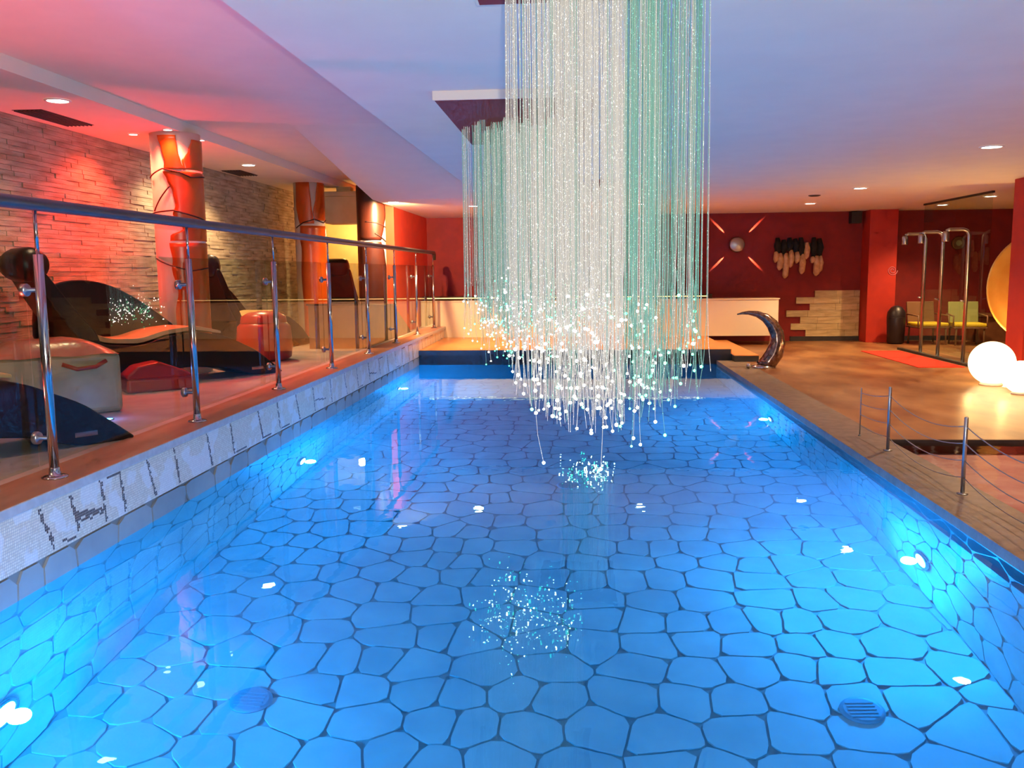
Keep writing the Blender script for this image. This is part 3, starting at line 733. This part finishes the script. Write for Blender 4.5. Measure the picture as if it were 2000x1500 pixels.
def globe(x, y, r, label, power):
    t = thing('globe_lamp', label, 'lamp', (x, y, DECK), group='glowing globe floor lamps')
    MB().sphere((x, y, DECK+r+.01), r, 32, 20).build('globe', 'globe_glow', t)
    MB().lathe([(r*.5, 0), (r*.5, .012), (r*.42, .04)], (x, y, DECK), 20).build('foot', 'lamp_trim', t)
    l = lamp('globe_light', 'POINT', (0, 0, r+.01), (1, .62, .22), power, r*1.05); l.parent = t
globe(5.016, 11.1, .262, 'larger glowing globe lamp by the orange pillar', 270)
globe(4.98, 10.3, .185, 'smaller glowing globe lamp at the right picture edge', 150)

dsh = thing('gold_dish', 'large round golden dish on the far side of the orange pillar', 'dish', (6.2, 12.5, DECK))
MB().lathe([(.0001, .10), (.35, .09), (.6, .05), (.72, .0), (.745, -.02), (.75, .0), (.72, .03), (.6, .08), (.3, .125), (.0001, .135)], (6.2, 12.35, 1.22), 56, axis='y', caps=False).build('bowl', 'gold_dish', dsh)
MB().tube([(6.2, 12.62, DECK), (6.2, 12.64, 1.2)], .04, 12).build('stand', 'black_metal', dsh)
MB().lathe([(.25, 0), (.25, .015), (.05, .03)], (6.2, 12.62, DECK), 24).build('foot', 'black_metal', dsh)
lamp('dish_uplight', 'POINT', (5.62, 12.15, .45), (1, .68, .25), 55, .05)

def shower(y, label):
    x = 5.72
    t = thing('shower_column', label, 'shower', (x, y, DECK), group='three chrome shower columns')
    MB().tube([(x, y, DECK), (x, y, 1.96), (x-.03, y, 2.02), (x-.09, y, 2.045), (x-.28, y, 2.045), (x-.33, y, 2.02)], .027, 12).build('pipe', 'dull_steel', t)
    MB().lathe([(.035, .05), (.05, .02), (.05, -.09), (.045, -.1)], (x-.335, y, 1.97), 14).build('shower_head', 'dull_steel', t)
    MB().lathe([(.07, 0), (.07, .012), (.035, .02)], (x, y, DECK), 16).build('base_plate', 'dull_steel', t)
    MB().tube([(x-.01, y, .98), (x-.09, y-.02, 1.0)], .012, 8).build('tap_lever', 'dull_steel', t)
shower(15.25, 'chrome shower column farthest from the globe lamps')
shower(14.54, 'middle one of the three chrome shower columns')
shower(13.6, 'chrome shower column nearest the golden dish')
struct('trim_3', MB().box(5.60, 5.66, 13.1, 16.0, DECK, DECK+.035), 'dark_riser', 'dark low kerb along the shower area')
sc = thing('shower_screen', 'clear glass shower screen hung from a black ceiling track', 'screen', (6.03, 14.9, DECK))
MB().box(6.01, 6.05, 13.6, 16.2, CEIL-.03, CEIL).build('track', 'black_metal', sc)
for a, b in ((13.62, 14.88), (14.9, 16.18)):
    MB().box(6.025, 6.035, a, b, DECK+.01, CEIL-.03).build('glass_pane', 'pane_glass', sc)

# horn sculpture
hn = thing('horn_sculpture', 'curved mosaic horn shaped water spout beside the steps', 'sculpture', (2.75, 13.1, DECK))
path = [(2.66, .06), (2.76, .14), (2.845, .27), (2.885, .42), (2.87, .57), (2.80, .70), (2.70, .795), (2.58, .85), (2.46, .868), (2.37, .862), (2.295, .845)]
rad = [.11, .125, .128, .115, .10, .085, .066, .046, .03, .018, .008]
MB().tube([(x, 13.1, z) for x, z in path], rad, 18).build('horn', 'horn_mosaic', hn)
MB().lathe([(.17, 0), (.17, .02), (.12, .05)], (2.68, 13.1, DECK), 24).build('base', 'steel', hn)
tag(MB().sphere((2.46, 13.0, DECK+.04), .04, 16, 10).build('steel_ball', 'steel'), 'small shiny steel ball beside the horn sculpture', 'ball')

# back wall pieces
wlamp = thing('wall_lamp', 'round grey wall lamp throwing four crossed beams', 'lamp', (3.11, 17.93, 1.98))
MB().lathe([(.15, .03), (.15, -.03), (.13, -.045), (.0001, -.05)], (3.11, 17.93, 1.98), 30, axis='y', caps=False).build('disc', 'dull_steel', wlamp)
MB().lathe([(.05, .07), (.05, .03)], (3.11, 17.93, 1.98), 16, axis='y').build('mount', 'black_metal', wlamp)
for k, (dx, dz) in enumerate(((1, 1), (-1, 1), (1, -1), (-1, -1))):
    d = Vector((dx, .17, dz)).normalized()
    l = lamp('wall_lamp_beam', 'SPOT', (dx*.09, .03, dz*.09), (1, .55, .25), 700, .003, None, 7.5, .8); l.parent = wlamp
    l.rotation_euler = d.to_track_quat('-Z', 'Y').to_euler()

wh = thing('wall_hanging', 'wall hanging with black tufts above and cream feathers below', 'decoration', (4.3, 17.95, 1.3))
MB().box(3.84, 4.76, 17.965, 17.985, 1.92, 2.0).build('rail', 'black_metal', wh)
rr = random.Random(5)
for x, zt, zb in ((3.90, 2.10, 1.80), (4.02, 2.06, 1.78), (4.13, 2.1, 1.84), (4.24, 2.08, 1.82), (4.35, 2.1, 1.72), (4.60, 2.1, 1.72), (4.71, 2.08, 1.73)):
    MB().tube([(x, 17.95, zt), (x+.01, 17.93, (zt+zb)/2), (x, 17.94, zb)], [.04, .075, .04], 8).build('black_tuft', 'black_hair', wh)
for x, zt, zb, r in ((3.87, 1.83, 1.62, .05), (3.95, 1.80, 1.47, .055), (4.06, 1.80, 1.31, .055), (4.16, 1.86, 1.52, .05), (4.28, 1.82, 1.6, .05), (4.38, 1.78, 1.39, .055), (4.46, 2.0, 1.68, .05), (4.58, 1.72, 1.6, .05), (4.66, 1.74, 1.35, .06), (4.73, 1.74, 1.42, .045)):
    MB().tube([(x, 17.93, zt), (x+.012, 17.91, zt*.6+zb*.4), (x, 17.92, zb+.05), (x-.01, 17.93, zb)], [r*.75, r*1.2, r*1.05, r*.35], 8).build('cream_feather', 'cream_feather', wh)

sp = struct('wall_stone_patch', MB().box(4.72, 5.50, 17.985, 17.999, .15, 1.06), 'cladding_bed', 'ragged patch of pale stone panels on the red wall')
left = [4.66, 4.30, 4.57, 4.115, 4.39, 4.21, 4.50]; h = (1.06-.15)/7
for i, x0 in enumerate(left):
    z1 = 1.06-h*i; z0 = z1-h; x = x0; k = 0
    while x < 5.50:
        l_ = min((.42, .34, .5)[(i+k) % 3], 5.53-x)
        MB().box(x, x+l_-.004, 17.985-.012-.012*rr.random(), 17.998, z0+.003, z1-.002).build('stone_panel', 'stone_panel', sp); x += l_; k += 1

ck = thing('wall_clock', 'round pale wall clock behind the chrome showers', 'clock', (7.36, 17.97, 1.83))
MB().lathe([(.125, .03), (.125, -.02), (.11, -.03)], (7.36, 17.97, 1.955), 28, axis='y').build('case', 'chair_frame', ck)
MB().lathe([(.11, -.028), (.0001, -.032)], (7.36, 17.97, 1.955), 28, axis='y', caps=False).build('dial', 'clock_face', ck)
em = MB()
for k in range(40):
    a = k/39*4*math.pi; r = .02+.075*k/39
    em.v.append((5.99+r*math.cos(a), 17.545, 1.44+r*math.sin(a)))
pts = list(em.v); em = MB().tube(pts, .006, 6)
tag(em.build('spiral_emblem', 'emblem'), 'faint spiral emblem on the bright red back pillar', 'emblem')
spk = thing('loudspeaker', 'small black loudspeaker under the ceiling beside the back pillar', 'speaker', (5.36, 17.85, 2.3))
MB().box(5.26, 5.46, 17.78, 17.97, 2.36, 2.58).build('cabinet', 'black_metal', spk, bevel=.01)
MB().lathe([(.07, -.002), (.05, .01), (.02, .016)], (5.36, 17.78, 2.46), 18, axis='y').build('cone', 'dark_plastic', spk)

def chair(label, x, y, rz, towel):
    t = thing('lounge_chair', label, 'chair', (x, y, DECK), rz, 'chairs behind the showers')
    for a in (-.24, .24):
        for b in (-.24, .24): MB().tube([(a, b, 0), (a*.96, b*.96, .33)], .018, 8).build('leg', 'chair_frame', t, local=True)
    MB().box(-.28, .28, -.28, .28, .31, .345).build('seat_frame', 'chair_frame', t, local=True, bevel=.01)
    MB().box(-.27, .27, -.28, .25, .345, .41).build('seat_cushion', 'yellow_cushion', t, local=True, bevel=.025, seg=3)
    MB().prism([(.24, .34), (.29, .34), (.36, .78), (.32, .79)], 'x', -.26, .26).build('backrest', 'green_towel' if towel else 'chair_frame', t, local=True, bevel=.01)
    for a in (-.285, .285): MB().tube([(a, -.22, .33), (a, -.22, .54), (a, .3, .56)], .014, 8).build('armrest', 'chair_frame', t, local=True)
chair('yellow cushioned chair nearest the dark bin', 6.52, 17.1, .1, False)
chair('yellow cushioned chair with an olive towel on its back', 7.15, 16.9, -.15, True)
bn = thing('waste_bin', 'dark waste bin with domed lid beside the back pillar', 'bin', (5.98, 17.2, DECK))
MB().lathe([(.12, 0), (.15, .02), (.17, .5), (.165, .52)], (5.98, 17.2, DECK), 22).build('body', 'dark_plastic', bn)
MB().lathe([(.17, .52), (.16, .6), (.1, .69), (.04, .72), (.0001, .725)], (5.98, 17.2, DECK), 22, caps=False).build('lid', 'dark_plastic', bn)
bc = thing('wooden_bench', 'low brown wooden bench along the wall behind the showers', 'bench', (8.2, 17.7, DECK))
MB().box(7.5, 9.2, 17.45, 17.95, .54, .60).build('seat', 'wood_bench', bc, bevel=.01)
MB().box(7.55, 9.15, 17.5, 17.55, DECK, .54).build('front', 'wood_bench', bc)
for a in (7.53, 9.12): MB().box(a, a+.05, 17.5, 17.92, DECK, .54).build('leg', 'wood_bench', bc)

# pool drains
for (x, y), lb in (((-1.72, 4.25), 'dark round floor drain at the left of the pool'), ((1.42, 4.32), 'dark round floor drain at the right of the pool'), ((-.1, 7.8), 'dark floor drain in the middle of the pool')):
    t = thing('pool_drain', lb, 'drain', (x, y, ZB), group='pool floor drains')
    MB().lathe([(.11, 0), (.11, .012), (.09, .018)], (x, y, ZB), 20).build('cover', 'drain', t)
    for k in range(5): MB().box(x-.07, x+.07, y-.062+k*.028, y-.052+k*.028, ZB+.018, ZB+.022).build('slot', 'drain', t)
